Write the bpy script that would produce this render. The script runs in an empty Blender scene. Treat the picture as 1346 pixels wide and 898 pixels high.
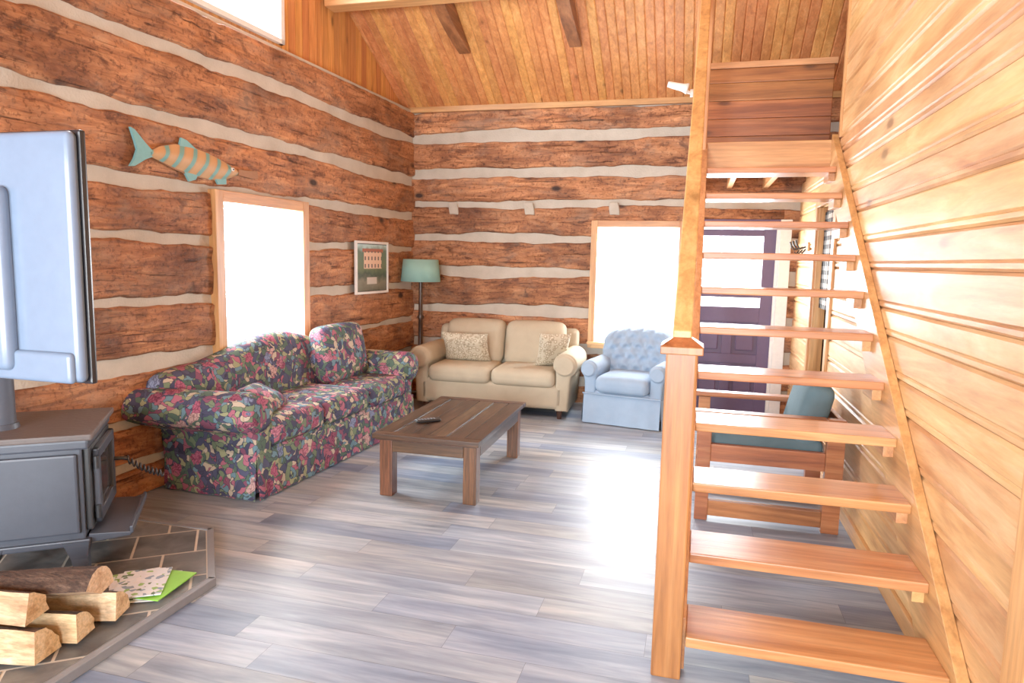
import bpy, bmesh, math, random
from mathutils import Vector, Matrix, noise
random.seed(7)
sc=bpy.context.scene
try:
    sc.view_settings.view_transform='Standard'
    sc.view_settings.exposure=0.12
    sc.view_settings.gamma=1.15
except Exception: pass

# ------------------------------------------------------------------ materials
def lin(c):
    def f(v):
        v/=255.0
        return v/12.92 if v<=.04045 else ((v+.055)/1.055)**2.4
    return (f(c[0]),f(c[1]),f(c[2]),1.0)
class NT:
    def __init__(s,name):
        s.m=bpy.data.materials.new(name); s.m.use_nodes=True; s.t=s.m.node_tree
        s.b=s.t.nodes["Principled BSDF"]; s.out=s.t.nodes["Material Output"]
    def n(s,typ,**kw):
        nd=s.t.nodes.new(typ)
        for k,v in kw.items():
            if k.startswith("i_"): nd.inputs[k[2:].replace("_"," ")].default_value=v
            else: setattr(nd,k,v)
        return nd
    def l(s,a,b): s.t.links.new(a,b)
    def ramp(s,fac,stops,interp='LINEAR'):
        r=s.n("ShaderNodeValToRGB"); cr=r.color_ramp; cr.interpolation=interp
        while len(cr.elements)<len(stops): cr.elements.new(0.5)
        for e,(p,c) in zip(cr.elements,stops):
            e.position=p; e.color=c if len(c)==4 else (*c,1)
        s.l(fac,r.inputs[0]); return r.outputs[0]
    def mix(s,fac,a,b,mode='MIX'):
        m=s.n("ShaderNodeMix",data_type='RGBA',blend_type=mode)
        for sock,v in ((m.inputs[0],fac),(m.inputs[6],a),(m.inputs[7],b)):
            if hasattr(v,'links') or hasattr(v,'is_linked'): s.l(v,sock)
            else: sock.default_value=v
        return m.outputs[2]
    def math(s,op,a,b=None,clamp=False):
        m=s.n("ShaderNodeMath",operation=op); m.use_clamp=clamp
        for i,v in ((0,a),(1,b)):
            if v is None: continue
            if isinstance(v,(int,float)): m.inputs[i].default_value=v
            else: s.l(v,m.inputs[i])
        return m.outputs[0]
    def coord(s,scale,island=True):
        tc=s.n("ShaderNodeTexCoord"); v=tc.outputs['Object']
        if island:
            g=s.n("ShaderNodeNewGeometry"); mu=s.math('MULTIPLY',g.outputs['Random Per Island'],43.0)
            va=s.n("ShaderNodeVectorMath",operation='ADD'); s.l(v,va.inputs[0]); s.l(mu,va.inputs[1]); v=va.outputs[0]
            s.isl=g.outputs['Random Per Island']
        mp=s.n("ShaderNodeMapping"); mp.inputs['Scale'].default_value=scale; s.l(v,mp.inputs[0]); return mp.outputs[0]
    def noise(s,v,scale,detail=4,dist=0,rough=.55):
        n=s.n("ShaderNodeTexNoise"); n.inputs['Scale'].default_value=scale; n.inputs['Detail'].default_value=detail
        n.inputs['Distortion'].default_value=dist; n.inputs['Roughness'].default_value=rough
        s.l(v,n.inputs['Vector']); return n.outputs['Fac']
    def bump(s,h,st,dist=.01):
        b=s.n("ShaderNodeBump"); b.inputs['Strength'].default_value=st; b.inputs['Distance'].default_value=dist
        s.l(h,b.inputs['Height']); s.l(b.outputs[0],s.b.inputs['Normal'])
def plain(name,c,rough=.6,metal=0,spec=.5,nz=0):
    N=NT(name); N.b.inputs['Roughness'].default_value=rough; N.b.inputs['Metallic'].default_value=metal
    N.b.inputs['Specular IOR Level'].default_value=spec
    v=N.coord((1,1,1),False); f=N.noise(v,30,3)
    col=N.mix(f,tuple(x*.88 for x in lin(c)[:3])+(1,),tuple(min(1,x*1.1) for x in lin(c)[:3])+(1,))
    N.l(col,N.b.inputs['Base Color'])
    if nz: N.bump(f,nz)
    return N.m
def wood(name,cl,cm,cd,axis,rough=.45,knots=1.0,vary=.25,bump=.15,gs=18,along=.06,spec=.5,streak=.5,kscale=3.2):
    N=NT(name); N.b.inputs['Roughness'].default_value=rough; N.b.inputs['Specular IOR Level'].default_value=spec
    s=[1,1,1]; s[axis]=along
    v=N.coord(tuple(s)); g=N.noise(v,gs,6,.8,.6)
    col=N.ramp(g,[(.28,lin(cd)),(.5,lin(cm)),(.72,lin(cl))])
    g2=N.noise(v,gs*4,3,0,.7)
    dk=N.ramp(g2,[(.35,(1-streak,)*3),(.6,(1,1,1))])
    col=N.mix(1.0,col,dk,'MULTIPLY')
    v3=N.coord((1,1,1)); big=N.noise(v3,1.3,2)
    col=N.mix(1.0,col,N.ramp(big,[(.3,(.86,.85,.84)),(.7,(1.1,1.09,1.08))]),'MULTIPLY')
    if knots>0:
        s2=[kscale]*3; s2[axis]=kscale*.42
        vo=N.n("ShaderNodeTexVoronoi"); N.l(N.coord(tuple(s2)),vo.inputs['Vector']); vo.inputs['Scale'].default_value=1
        nd=N.math('ADD',vo.outputs['Distance'],N.math('MULTIPLY',g2,.05))
        k=N.ramp(nd,[(.07,(1,1,1)),(.12,(.25,.25,.25)),(.2,(0,0,0))])
        kf=N.math('MULTIPLY',k,knots)
        col=N.mix(kf,col,tuple(x*.35 for x in lin(cd)[:3])+(1,))
    hs=N.n("ShaderNodeHueSaturation"); N.l(col,hs.inputs['Color'])
    N.l(N.math('ADD',N.math('MULTIPLY',N.isl,vary),1-vary*.5),hs.inputs['Value'])
    N.l(N.math('ADD',N.math('MULTIPLY',N.isl,.02),.49),hs.inputs['Hue'])
    N.l(hs.outputs[0],N.b.inputs['Base Color'])
    if bump: N.bump(g2,bump,.006)
    return N.m
def logmat(name,axis):
    N=NT(name); N.b.inputs['Roughness'].default_value=.6; N.b.inputs['Specular IOR Level'].default_value=.35
    s=[1,1,1]; s[axis]=.16
    v=N.coord(tuple(s)); g=N.noise(v,16,8,1.0,.7)
    col=N.ramp(g,[(.25,lin((84,50,34))),(.42,lin((144,90,57))),(.55,lin((180,119,77))),(.72,lin((212,155,108)))])
    v4=N.coord((1,1,1)); bl=N.noise(v4,1.8,4,.5)
    s5=[1,1,1]; s5[axis]=.45
    bl2=N.noise(N.coord(tuple(s5)),9,6,.6,.7)
    dk=N.ramp(bl,[(.34,(.50,.45,.44)),(.52,(1,1,1)),(.75,(1.1,1.06,1.0))])
    col=N.mix(1,col,dk,'MULTIPLY')
    col=N.mix(1,col,N.ramp(bl2,[(.35,(.38,.32,.31)),(.44,(1,1,1))]),'MULTIPLY')
    spk=N.noise(N.coord((1,1,1)),38,3,0,.6)
    col=N.mix(1,col,N.ramp(spk,[(.36,(.55,.5,.48)),(.46,(1,1,1))]),'MULTIPLY')
    s3=[1,1,1]; s3[axis]=.04
    cr=N.noise(N.coord(tuple(s3)),40,5,.4,.65)
    crk=N.ramp(cr,[(.33,(.25,.19,.17)),(.40,(1,1,1))])
    col=N.mix(1,col,crk,'MULTIPLY')
    gr=N.noise(N.coord(tuple(s5)),4,5,.8,.7)
    col=N.mix(N.math('MULTIPLY',N.ramp(gr,[(.5,(0,0,0)),(.68,(1,1,1))]),.42),col,lin((148,124,104)))
    vo=N.n("ShaderNodeTexVoronoi"); s2=[3,3,3]; s2[axis]=1.6; N.l(N.coord(tuple(s2)),vo.inputs['Vector']); vo.inputs['Scale'].default_value=1
    k=N.ramp(vo.outputs['Distance'],[(.06,(1,1,1)),(.13,(0,0,0))])
    col=N.mix(k,col,lin((48,28,20)))
    hs=N.n("ShaderNodeHueSaturation"); N.l(col,hs.inputs['Color'])
    N.l(N.math('ADD',N.math('MULTIPLY',N.isl,.35),.85),hs.inputs['Value'])
    N.l(hs.outputs[0],N.b.inputs['Base Color'])
    h=N.math('ADD',N.math('MULTIPLY',crk,.5),g)
    N.bump(h,.7,.02)
    return N.m
def fabric(name,c1,c2,scale=60,rough=.9,bump=.15):
    N=NT(name); N.b.inputs['Roughness'].default_value=rough; N.b.inputs['Specular IOR Level'].default_value=.15
    v=N.coord((1,1,1),False); f=N.noise(v,6,4,.5); f2=N.noise(v,scale*4,2)
    N.l(N.mix(f,lin(c1),lin(c2)),N.b.inputs['Base Color']); N.bump(f2,bump,.003)
    return N.m
def floral(name):
    N=NT(name); N.b.inputs['Roughness'].default_value=.85; N.b.inputs['Specular IOR Level'].default_value=.2
    v=N.coord((1,1,1),False)
    nz=N.n("ShaderNodeTexNoise"); nz.inputs['Scale'].default_value=9; nz.inputs['Detail'].default_value=2; N.l(v,nz.inputs['Vector'])
    def dist(amt):
        a=N.n("ShaderNodeVectorMath",operation='SCALE'); N.l(nz.outputs['Color'],a.inputs[0]); a.inputs['Scale'].default_value=amt
        b=N.n("ShaderNodeVectorMath",operation='ADD'); N.l(v,b.inputs[0]); N.l(a.outputs[0],b.inputs[1]); return b.outputs[0]
    vd=dist(.16)
    v1=N.n("ShaderNodeTexVoronoi"); v1.inputs['Scale'].default_value=24; N.l(vd,v1.inputs['Vector'])
    sp=N.n("ShaderNodeSeparateColor"); N.l(v1.outputs['Color'],sp.inputs[0])
    base=N.ramp(sp.outputs[0],[(0,lin((62,62,84))),(.16,lin((72,92,80))),(.32,lin((102,116,90))),(.44,lin((70,72,96))),(.54,lin((138,140,106))),(.62,lin((92,122,134))),(.72,lin((156,90,106))),(.82,lin((116,68,88))),(.9,lin((176,160,140)))],'CONSTANT')
    v2=N.n("ShaderNodeTexVoronoi"); v2.inputs['Scale'].default_value=6.5; N.l(dist(.10),v2.inputs['Vector'])
    sp2=N.n("ShaderNodeSeparateColor"); N.l(v2.outputs['Color'],sp2.inputs[0])
    fl=N.ramp(sp2.outputs[1],[(0,lin((152,80,102))),(.3,lin((172,108,124))),(.5,lin((116,128,158))),(.66,lin((132,68,90))),(.86,lin((182,144,138)))],'CONSTANT')
    pet=N.n("ShaderNodeTexVoronoi"); pet.inputs['Scale'].default_value=34; pet.feature='DISTANCE_TO_EDGE'; N.l(vd,pet.inputs['Vector'])
    pe=N.ramp(pet.outputs['Distance'],[(.02,(.42,.38,.42)),(.12,(1,1,1))])
    fl=N.mix(1,fl,pe,'MULTIPLY')
    dd=N.math('ADD',v2.outputs['Distance'],N.math('MULTIPLY',v1.outputs['Distance'],.35))
    fm=N.ramp(dd,[(.45,(1,1,1)),(.47,(0,0,0))])
    e=N.n("ShaderNodeTexVoronoi"); e.inputs['Scale'].default_value=24; e.feature='DISTANCE_TO_EDGE'; N.l(vd,e.inputs['Vector'])
    base=N.mix(N.ramp(e.outputs['Distance'],[(.02,(1,1,1)),(.05,(0,0,0))]),base,lin((50,52,68)))
    N.l(N.mix(fm,base,fl),N.b.inputs['Base Color'])
    N.bump(N.noise(v,200,2),.1,.003)
    return N.m

M={}
M['logY']=logmat("log_hewn_y",1); M['logX']=logmat("log_hewn_x",0)
def chinkm():
    N=NT("chinking"); N.b.inputs['Roughness'].default_value=.9
    v=N.coord((1,1,1),False); f=N.noise(v,5,5); f2=N.noise(v,60,4)
    N.l(N.mix(f,lin((160,150,134)),lin((206,198,184))),N.b.inputs['Base Color']); N.bump(f2,.5,.01); return N.m
M['chink']=chinkm()
M['pineR']=wood("pine_wall_boards",(238,200,146),(220,172,114),(190,134,80),1,rough=.5,knots=.8,vary=.22,gs=9,along=.12,streak=.15,kscale=2.6)
M['ceil']=wood("ceiling_boards",(232,166,104),(214,142,80),(184,114,62),1,rough=.5,knots=.9,vary=.2,gs=16,streak=.2,kscale=4)
M['gable']=wood("gable_boards",(228,164,98),(208,138,74),(166,100,50),2,rough=.45,knots=.8,vary=.25,gs=16,streak=.2,kscale=4)
M['loftw']=wood("loft_panel_boards",(184,116,66),(156,90,46),(114,60,30),0,rough=.4,knots=.8,vary=.25,gs=12,streak=.25)
M['brace']=wood("roof_brace_wood",(170,112,68),(142,88,50),(104,62,36),1,rough=.5,knots=.3,vary=.1,gs=12,streak=.25)
M['trimZ']=wood("pine_trim_z",(224,172,116),(206,150,94),(176,118,70),2,rough=.4,knots=.5,vary=.15,gs=14,streak=.2)
M['trimX']=wood("pine_trim_x",(224,172,116),(206,150,94),(176,118,70),0,rough=.4,knots=.5,vary=.15,gs=14,streak=.2)
M['trimY']=wood("pine_trim_y",(224,172,116),(206,150,94),(176,118,70),1,rough=.4,knots=.5,vary=.15,gs=14,streak=.2)
M['tread']=wood("stair_tread_wood",(222,164,112),(200,138,86),(168,106,62),0,rough=.3,knots=.5,vary=.15,gs=14,streak=.2)
M['newel']=wood("newel_wood",(184,120,72),(160,96,52),(124,68,36),2,rough=.35,knots=.6,vary=.1,gs=14,streak=.25)
M['table']=wood("coffee_table_wood",(104,80,60),(70,50,37),(40,28,22),1,rough=.32,knots=.8,vary=.7,gs=20,streak=.6,kscale=5)
M['tableX']=wood("coffee_table_wood_x",(100,70,48),(74,48,32),(46,30,22),0,rough=.35,knots=.6,vary=.2,gs=20,streak=.5,kscale=5)
M['tableZ']=wood("coffee_table_wood_z",(140,92,58),(106,66,40),(66,40,26),2,rough=.35,knots=.6,vary=.2,gs=20,streak=.5,kscale=5)
M['bark']=wood("bark",(120,98,80),(84,64,50),(48,36,30),0,rough=.9,knots=0,vary=.3,gs=30,streak=.6,bump=.8,along=.3)
M['split']=wood("split_wood",(236,208,170),(218,182,138),(180,136,92),0,rough=.7,knots=.2,vary=.2,gs=25,streak=.3,bump=.4)
M['chairw']=wood("armchair_frame_wood",(200,134,86),(174,104,62),(130,72,42),0,rough=.35,knots=.3,vary=.15,streak=.2)
M['floral']=floral("floral_upholstery")
M['beige']=fabric("beige_upholstery",(166,154,132),(190,178,154))
N=NT("damask_pillow"); v=N.coord((1,1,1),False); vo=N.n("ShaderNodeTexVoronoi"); vo.inputs['Scale'].default_value=28; N.l(v,vo.inputs['Vector'])
N.l(N.ramp(vo.outputs['Distance'],[(.25,lin((206,196,172))),(.4,lin((140,124,100))),(.6,lin((192,182,158)))]),N.b.inputs['Base Color']); N.b.inputs['Roughness'].default_value=.8; M['lace']=N.m
M['blue']=fabric("light_blue_upholstery",(132,156,182),(158,180,202))
M['teal']=fabric("teal_cushion_fabric",(78,100,108),(100,122,130))
M['shade']=fabric("lampshade_fabric",(130,176,168),(146,190,180),bump=.02)
M['iron']=plain("stove_iron",(62,68,80),rough=.42,metal=.1,nz=.05)
M['irond']=plain("stove_black",(34,36,40),rough=.4)
M['stovetop']=plain("stove_top_grey",(86,78,76),rough=.55,nz=.2)
M['sglass']=plain("stove_glass",(52,50,50),rough=.15)
M['pipe']=plain("stove_pipe",(84,92,106),rough=.4,metal=.3)
M['tvback']=plain("tv_back_plastic",(100,118,142),rough=.28)
M['tvdark']=plain("tv_bezel_black",(22,24,30),rough=.3)
M['purple']=plain("door_purple_paint",(84,64,96),rough=.45)
M['white']=plain("white_paint",(226,224,220),rough=.45)
M['black']=plain("black_plastic",(28,28,30),rough=.4)
M['brass']=plain("bronze_metal",(110,76,48),rough=.4,metal=.7)
M['darkwood']=wood("dark_stained_wood",(96,62,46),(70,44,32),(44,28,22),2,rough=.35,knots=0,vary=.1)
M['grey']=plain("grey_plastic",(120,122,126),rough=.45)
M['paper']=plain("white_paper",(236,236,232),rough=.6)
# floor
N=NT("vinyl_plank_floor"); v=N.coord((.10,1,1)); g=N.noise(v,12,6,.6,.6); g2=N.noise(v,50,3)
va=N.coord((.5,1.6,1)); bg=N.noise(va,1.6,3)
c=N.ramp(g,[(.28,lin((108,120,136))),(.5,lin((148,159,171))),(.72,lin((186,191,197)))])
c=N.mix(1,c,N.ramp(g2,[(.35,(.86,.86,.87)),(.6,(1,1,1))]),'MULTIPLY')
tint=N.ramp(N.isl,[(0,(.60,.66,.78)),(.2,(.84,.90,1.0)),(.45,(1.0,1.02,1.04)),(.7,(1.18,1.12,1.02)),(.85,(.92,.88,.82)),(1,(.74,.78,.86))])
c=N.mix(1,c,tint,'MULTIPLY'); c=N.mix(1,c,N.ramp(bg,[(.35,(.78,.83,.93)),(.65,(1.12,1.1,1.06))]),'MULTIPLY')
N.l(c,N.b.inputs['Base Color']); N.b.inputs['Roughness'].default_value=.42; N.bump(g2,.05,.003); M['floor']=N.m
N=NT("plank_seam"); N.b.inputs['Base Color'].default_value=lin((86,90,98)); M['seam']=N.m
# slate tile
N=NT("slate_tile"); v=N.coord((1,1,1)); g=N.noise(v,7,6,.6)
c=N.ramp(g,[(.3,lin((76,78,80))),(.55,lin((106,108,108))),(.75,lin((134,132,126)))])
hs=N.n("ShaderNodeHueSaturation"); N.l(c,hs.inputs['Color']); N.l(N.math('ADD',N.math('MULTIPLY',N.isl,.4),.75),hs.inputs['Value']); N.l(hs.outputs[0],N.b.inputs['Base Color'])
N.b.inputs['Roughness'].default_value=.4; N.bump(g,.4,.01); M['slate']=N.m
M['grout']=plain("grout",(200,192,178),rough=.9)
# glass pane
N=NT("window_glass"); N.t.nodes.remove(N.b); tr=N.n("ShaderNodeBsdfTransparent"); gl=N.n("ShaderNodeBsdfGlossy"); gl.inputs['Roughness'].default_value=.02
mx=N.n("ShaderNodeMixShader"); mx.inputs[0].default_value=.05; N.l(tr.outputs[0],mx.inputs[1]); N.l(gl.outputs[0],mx.inputs[2]); N.l(mx.outputs[0],N.out.inputs[0]); M['glass']=N.m
# plaid
N=NT("plaid_curtain"); tc=N.n("ShaderNodeTexCoord"); sx=N.n("ShaderNodeSeparateXYZ"); N.l(tc.outputs['Object'],sx.inputs[0])
def st(o): return N.math('GREATER_THAN',N.math('FRACT',N.math('MULTIPLY',o,14)),.5)
f=N.math('MULTIPLY',N.math('ADD',st(sx.outputs[1]),st(sx.outputs[2])),.5)
N.l(N.ramp(f,[(0,lin((210,205,195))),(.5,lin((110,108,104))),(1,lin((30,30,30)))]),N.b.inputs['Base Color']); M['plaid']=N.m
# fish paint
N=NT("painted_fish"); tc=N.n("ShaderNodeTexCoord"); mp=N.n("ShaderNodeMapping"); N.l(tc.outputs['Object'],mp.inputs[0]); mp.inputs['Rotation'].default_value=(.5,0,0)
w=N.n("ShaderNodeTexWave"); w.bands_direction='Y'; w.inputs['Scale'].default_value=3.0; w.inputs['Distortion'].default_value=2.0; w.inputs['Detail'].default_value=2; N.l(mp.outputs[0],w.inputs['Vector'])
N.l(N.ramp(w.outputs['Fac'],[(.15,lin((104,156,152))),(.3,lin((176,138,96))),(.8,lin((190,146,100)))]),N.b.inputs['Base Color']); N.b.inputs['Roughness'].default_value=.6; M['fish']=N.m
M['fishteal']=plain("fish_teal_paint",(110,166,168),rough=.6); M['fishwood']=plain("fish_driftwood",(150,104,70),rough=.7,nz=.3)
# painting: house among trees above a road
N=NT("painting_print"); tc=N.n("ShaderNodeTexCoord"); v=tc.outputs['Object']
sx=N.n("ShaderNodeSeparateXYZ"); N.l(v,sx.inputs[0])
zz=N.math('SUBTRACT',sx.outputs[2],1.22); nzp=N.noise(v,11,4)
zn=N.math('ADD',zz,N.math('MULTIPLY',N.math('SUBTRACT',nzp,.5),.16))
c=N.ramp(N.math('MULTIPLY',zn,1.85),[(0,lin((74,78,62))),(.22,lin((120,116,96))),(.36,lin((52,70,54))),(.48,lin((96,108,74))),(.8,lin((88,112,92))),(.92,lin((176,206,206)))])
def band(o,a,b_): return N.math('MULTIPLY',N.math('GREATER_THAN',o,a),N.math('LESS_THAN',o,b_))
bl_=N.math('MULTIPLY',band(sx.outputs[1],6.36,6.72),band(zz,.26,.44))
c=N.mix(bl_,c,lin((222,188,160)))
rf=N.math('MULTIPLY',band(sx.outputs[1],6.33,6.75),band(zz,.43,.465)); c=N.mix(rf,c,lin((160,92,70)))
wy=N.math('GREATER_THAN',N.math('FRACT',N.math('MULTIPLY',sx.outputs[1],15)),.6); wz=N.math('GREATER_THAN',N.math('FRACT',N.math('MULTIPLY',zz,13)),.5)
c=N.mix(N.math('MULTIPLY',bl_,N.math('MULTIPLY',wy,wz)),c,lin((96,84,80)))
wt=N.math('MULTIPLY',band(sx.outputs[1],6.42,6.62),band(zz,.10,.17)); c=N.mix(wt,c,lin((196,190,180)))
N.l(c,N.b.inputs['Base Color']); M['print']=N.m
# magazine
N=NT("magazine_cover"); v=N.coord((1,1,1)); vo=N.n("ShaderNodeTexVoronoi"); vo.inputs['Scale'].default_value=48; N.l(v,vo.inputs['Vector'])
sp=N.n("ShaderNodeSeparateColor"); N.l(vo.outputs['Color'],sp.inputs[0])
N.l(N.ramp(sp.outputs[0],[(0,lin((218,226,232))),(.45,lin((140,186,104))),(.55,lin((226,230,234))),(.76,lin((130,154,176))),(.85,lin((84,112,80))),(.92,lin((220,224,226)))],'CONSTANT'),N.b.inputs['Base Color']); M['mag']=N.m
M['green']=plain("magazine_green",(130,200,60),rough=.5)

# ------------------------------------------------------------------ mesh builder
class B:
    def __init__(s,name): s.name=name; s.V=[]; s.F=[]; s.MI=[]; s.S=[]; s.mats=[]
    def mi(s,m):
        if m not in s.mats: s.mats.append(m)
        return s.mats.index(m)
    def add(s,vs,fs,mat,smooth=False,T=None):
        o=len(s.V); k=s.mi(mat)
        for p in vs:
            p=Vector(p); s.V.append(T@p if T else p)
        for f in fs:
            s.F.append([i+o for i in f]); s.MI.append(k); s.S.append(smooth)
    def addbm(s,bm,mat,smooth=False,T=None):
        bm.verts.index_update(); s.add([v.co.copy() for v in bm.verts],[[v.index for v in f.verts] for f in bm.faces],mat,smooth,T); bm.free()
    def box(s,lo,hi,mat,bev=.004,T=None):
        c=[(a+b)/2 for a,b in zip(lo,hi)]; d=[abs(b-a) for a,b in zip(lo,hi)]
        bm=bmesh.new(); bmesh.ops.create_cube(bm,size=1)
        for v in bm.verts: v.co=Vector((v.co.x*d[0]+c[0],v.co.y*d[1]+c[1],v.co.z*d[2]+c[2]))
        if bev: bmesh.ops.bevel(bm,geom=bm.edges[:],offset=min(bev,min(d)*.4),segments=2,affect='EDGES',profile=.6)
        s.addbm(bm,mat,False,T)
    def cyl(s,p0,p1,r0,r1,mat,seg=20,T=None,smooth=True):
        s.tube([p0,p1],[r0,r1],mat,seg,T,smooth)
    def tube(s,pts,rad,mat,seg=16,T=None,smooth=True):
        pts=[Vector(p) for p in pts]; vs=[];fs=[]
        up=None
        for i,p in enumerate(pts):
            d=(pts[min(i+1,len(pts)-1)]-pts[max(i-1,0)]).normalized()
            if up is None: a=Vector((0,0,1)) if abs(d.z)<.9 else Vector((1,0,0)); up=d.cross(a).normalized()
            up=(up-d*up.dot(d)).normalized(); w=d.cross(up)
            for j in range(seg):
                t=2*math.pi*j/seg; vs.append(p+(up*math.cos(t)+w*math.sin(t))*rad[i])
        for i in range(len(pts)-1):
            for j in range(seg): fs.append([i*seg+j,i*seg+(j+1)%seg,(i+1)*seg+(j+1)%seg,(i+1)*seg+j])
        s.add(vs,fs,mat,smooth,T)
        n=len(pts)-1
        s.add(vs[:seg],[list(range(seg))[::-1]],mat,False,T); s.add(vs[n*seg:],[list(range(seg))],mat,False,T)
    def prism(s,pts,axis,d0,d1,mat,bev=0,T=None,smooth=False):
        def mk(p,d):
            if axis==0: return (d,p[0],p[1])
            if axis==1: return (p[0],d,p[1])
            return (p[0],p[1],d)
        bm=bmesh.new(); vs=[bm.verts.new(mk(p,d0)) for p in pts]; f=bm.faces.new(vs)
        r=bmesh.ops.extrude_face_region(bm,geom=[f]); nv=[g for g in r['geom'] if isinstance(g,bmesh.types.BMVert)]
        dv=Vector(mk((0,0),d1-d0)); bmesh.ops.translate(bm,vec=dv,verts=nv)
        bmesh.ops.recalc_face_normals(bm,faces=bm.faces)
        if bev:
            ed=[e for e in bm.edges if any(len(f.verts)>4 for f in e.link_faces)] if len(pts)>4 else bm.edges[:]
            bmesh.ops.bevel(bm,geom=ed,offset=bev,segments=3,affect='EDGES',profile=.5)
        s.addbm(bm,mat,smooth,T)
    def rbox(s,lo,hi,r,mat,puff=(0,0,0),fn=None,m=8,T=None,smooth=True):
        c=Vector([(a+b)/2 for a,b in zip(lo,hi)]); h=[abs(b-a)/2 for a,b in zip(lo,hi)]; r=min(r,*[x*.98 for x in h])
        def ax(hh):
            i=hh-r; L=[-hh,-hh+r*.25,-hh+r*.6]; L+=[-i+2*i*k/m for k in range(m+1)]; L+=[hh-r*.6,hh-r*.25,hh]; return L
        A=[ax(x) for x in h]; vs=[];idx={};fs=[]
        def g(i,j,k):
            key=(i,j,k)
            if key not in idx:
                p=Vector((A[0][i],A[1][j],A[2][k]))
                q=Vector([max(-(h[a]-r),min(h[a]-r,p[a])) for a in range(3)])
                d=p-q; p=q+d.normalized()*r if d.length>1e-9 else p
                u=[p[a]/h[a] for a in range(3)]
                pp=[p[a]*(1+puff[a]*(1-u[(a+1)%3]**2)*(1-u[(a+2)%3]**2)) for a in range(3)]
                w=Vector(pp)
                if fn: w=fn(w,h)
                idx[key]=len(vs); vs.append(w+c)
            return idx[key]
        n=[len(a)-1 for a in A]
        for i in range(n[0]):
            for j in range(n[1]):
                fs.append([g(i,j,0),g(i,j+1,0),g(i+1,j+1,0),g(i+1,j,0)]); fs.append([g(i,j,n[2]),g(i+1,j,n[2]),g(i+1,j+1,n[2]),g(i,j+1,n[2])])
        for i in range(n[0]):
            for k in range(n[2]):
                fs.append([g(i,0,k),g(i+1,0,k),g(i+1,0,k+1),g(i,0,k+1)]); fs.append([g(i,n[1],k),g(i,n[1],k+1),g(i+1,n[1],k+1),g(i+1,n[1],k)])
        for j in range(n[1]):
            for k in range(n[2]):
                fs.append([g(0,j,k),g(0,j,k+1),g(0,j+1,k+1),g(0,j+1,k)]); fs.append([g(n[0],j,k),g(n[0],j+1,k),g(n[0],j+1,k+1),g(n[0],j,k+1)])
        s.add(vs,fs,mat,smooth,T)
    def pillow(s,w,hh,t,mat,T):
        n=16; vs=[];fs=[]
        for sgn in (1,-1):
            o=len(vs)
            for i in range(n+1):
                for j in range(n+1):
                    u=-1+2*i/n; v=-1+2*j/n
                    th=t/2*((1-u**4)*(1-v**4))**.6
                    th+= .006*noise.noise(Vector((u*3,v*3,sgn)))
                    vs.append((sgn*th,u*w/2*(1-.07*(1-v*v)),v*hh/2*(1-.07*(1-u*u))))
            for i in range(n):
                for j in range(n):
                    f=[o+i*(n+1)+j,o+(i+1)*(n+1)+j,o+(i+1)*(n+1)+j+1,o+i*(n+1)+j+1]; fs.append(f if sgn>0 else f[::-1])
        s.add(vs,fs,mat,True,T)
    def skirt(s,pts,z0,z1,mat,amp=.012,wl=.09,T=None,flare=.02):
        L=[];acc=0
        for a,b in zip(pts[:-1],pts[1:]):
            a=Vector(a);b=Vector(b);d=(b-a);n=max(2,int(d.length/.012)); nn=Vector((d.y,-d.x)).normalized()
            for i in range(n+1): L.append((a+d*i/n,nn,acc+d.length*i/n))
            acc+=d.length
        vs=[];fs=[];K=5
        for p,nn,t in L:
            for k in range(K):
                q=k/(K-1); o=flare*(1-q)+amp*(1-q*.8)*math.sin(t/wl*2*math.pi+.8*math.sin(t*9))
                w=p+nn*o; vs.append((w.x,w.y,z0+(z1-z0)*q))
        for i in range(len(L)-1):
            for k in range(K-1): fs.append([i*K+k,(i+1)*K+k,(i+1)*K+k+1,i*K+k+1])
        s.add(vs,fs,mat,True,T)
    def done(s,loc=(0,0,0),rz=0):
        me=bpy.data.meshes.new(s.name); me.from_pydata([tuple(v) for v in s.V],[],s.F)
        for m in s.mats: me.materials.append(m)
        me.polygons.foreach_set("material_index",s.MI); me.polygons.foreach_set("use_smooth",s.S); me.update()
        ob=bpy.data.objects.new(s.name,me); sc.collection.objects.link(ob); ob.location=loc; ob.rotation_euler=(0,0,rz); return ob
def TR(loc,rx=0,ry=0,rz=0):
    return Matrix.Translation(loc)@Matrix.Rotation(rz,4,'Z')@Matrix.Rotation(ry,4,'Y')@Matrix.Rotation(rx,4,'X')

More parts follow.
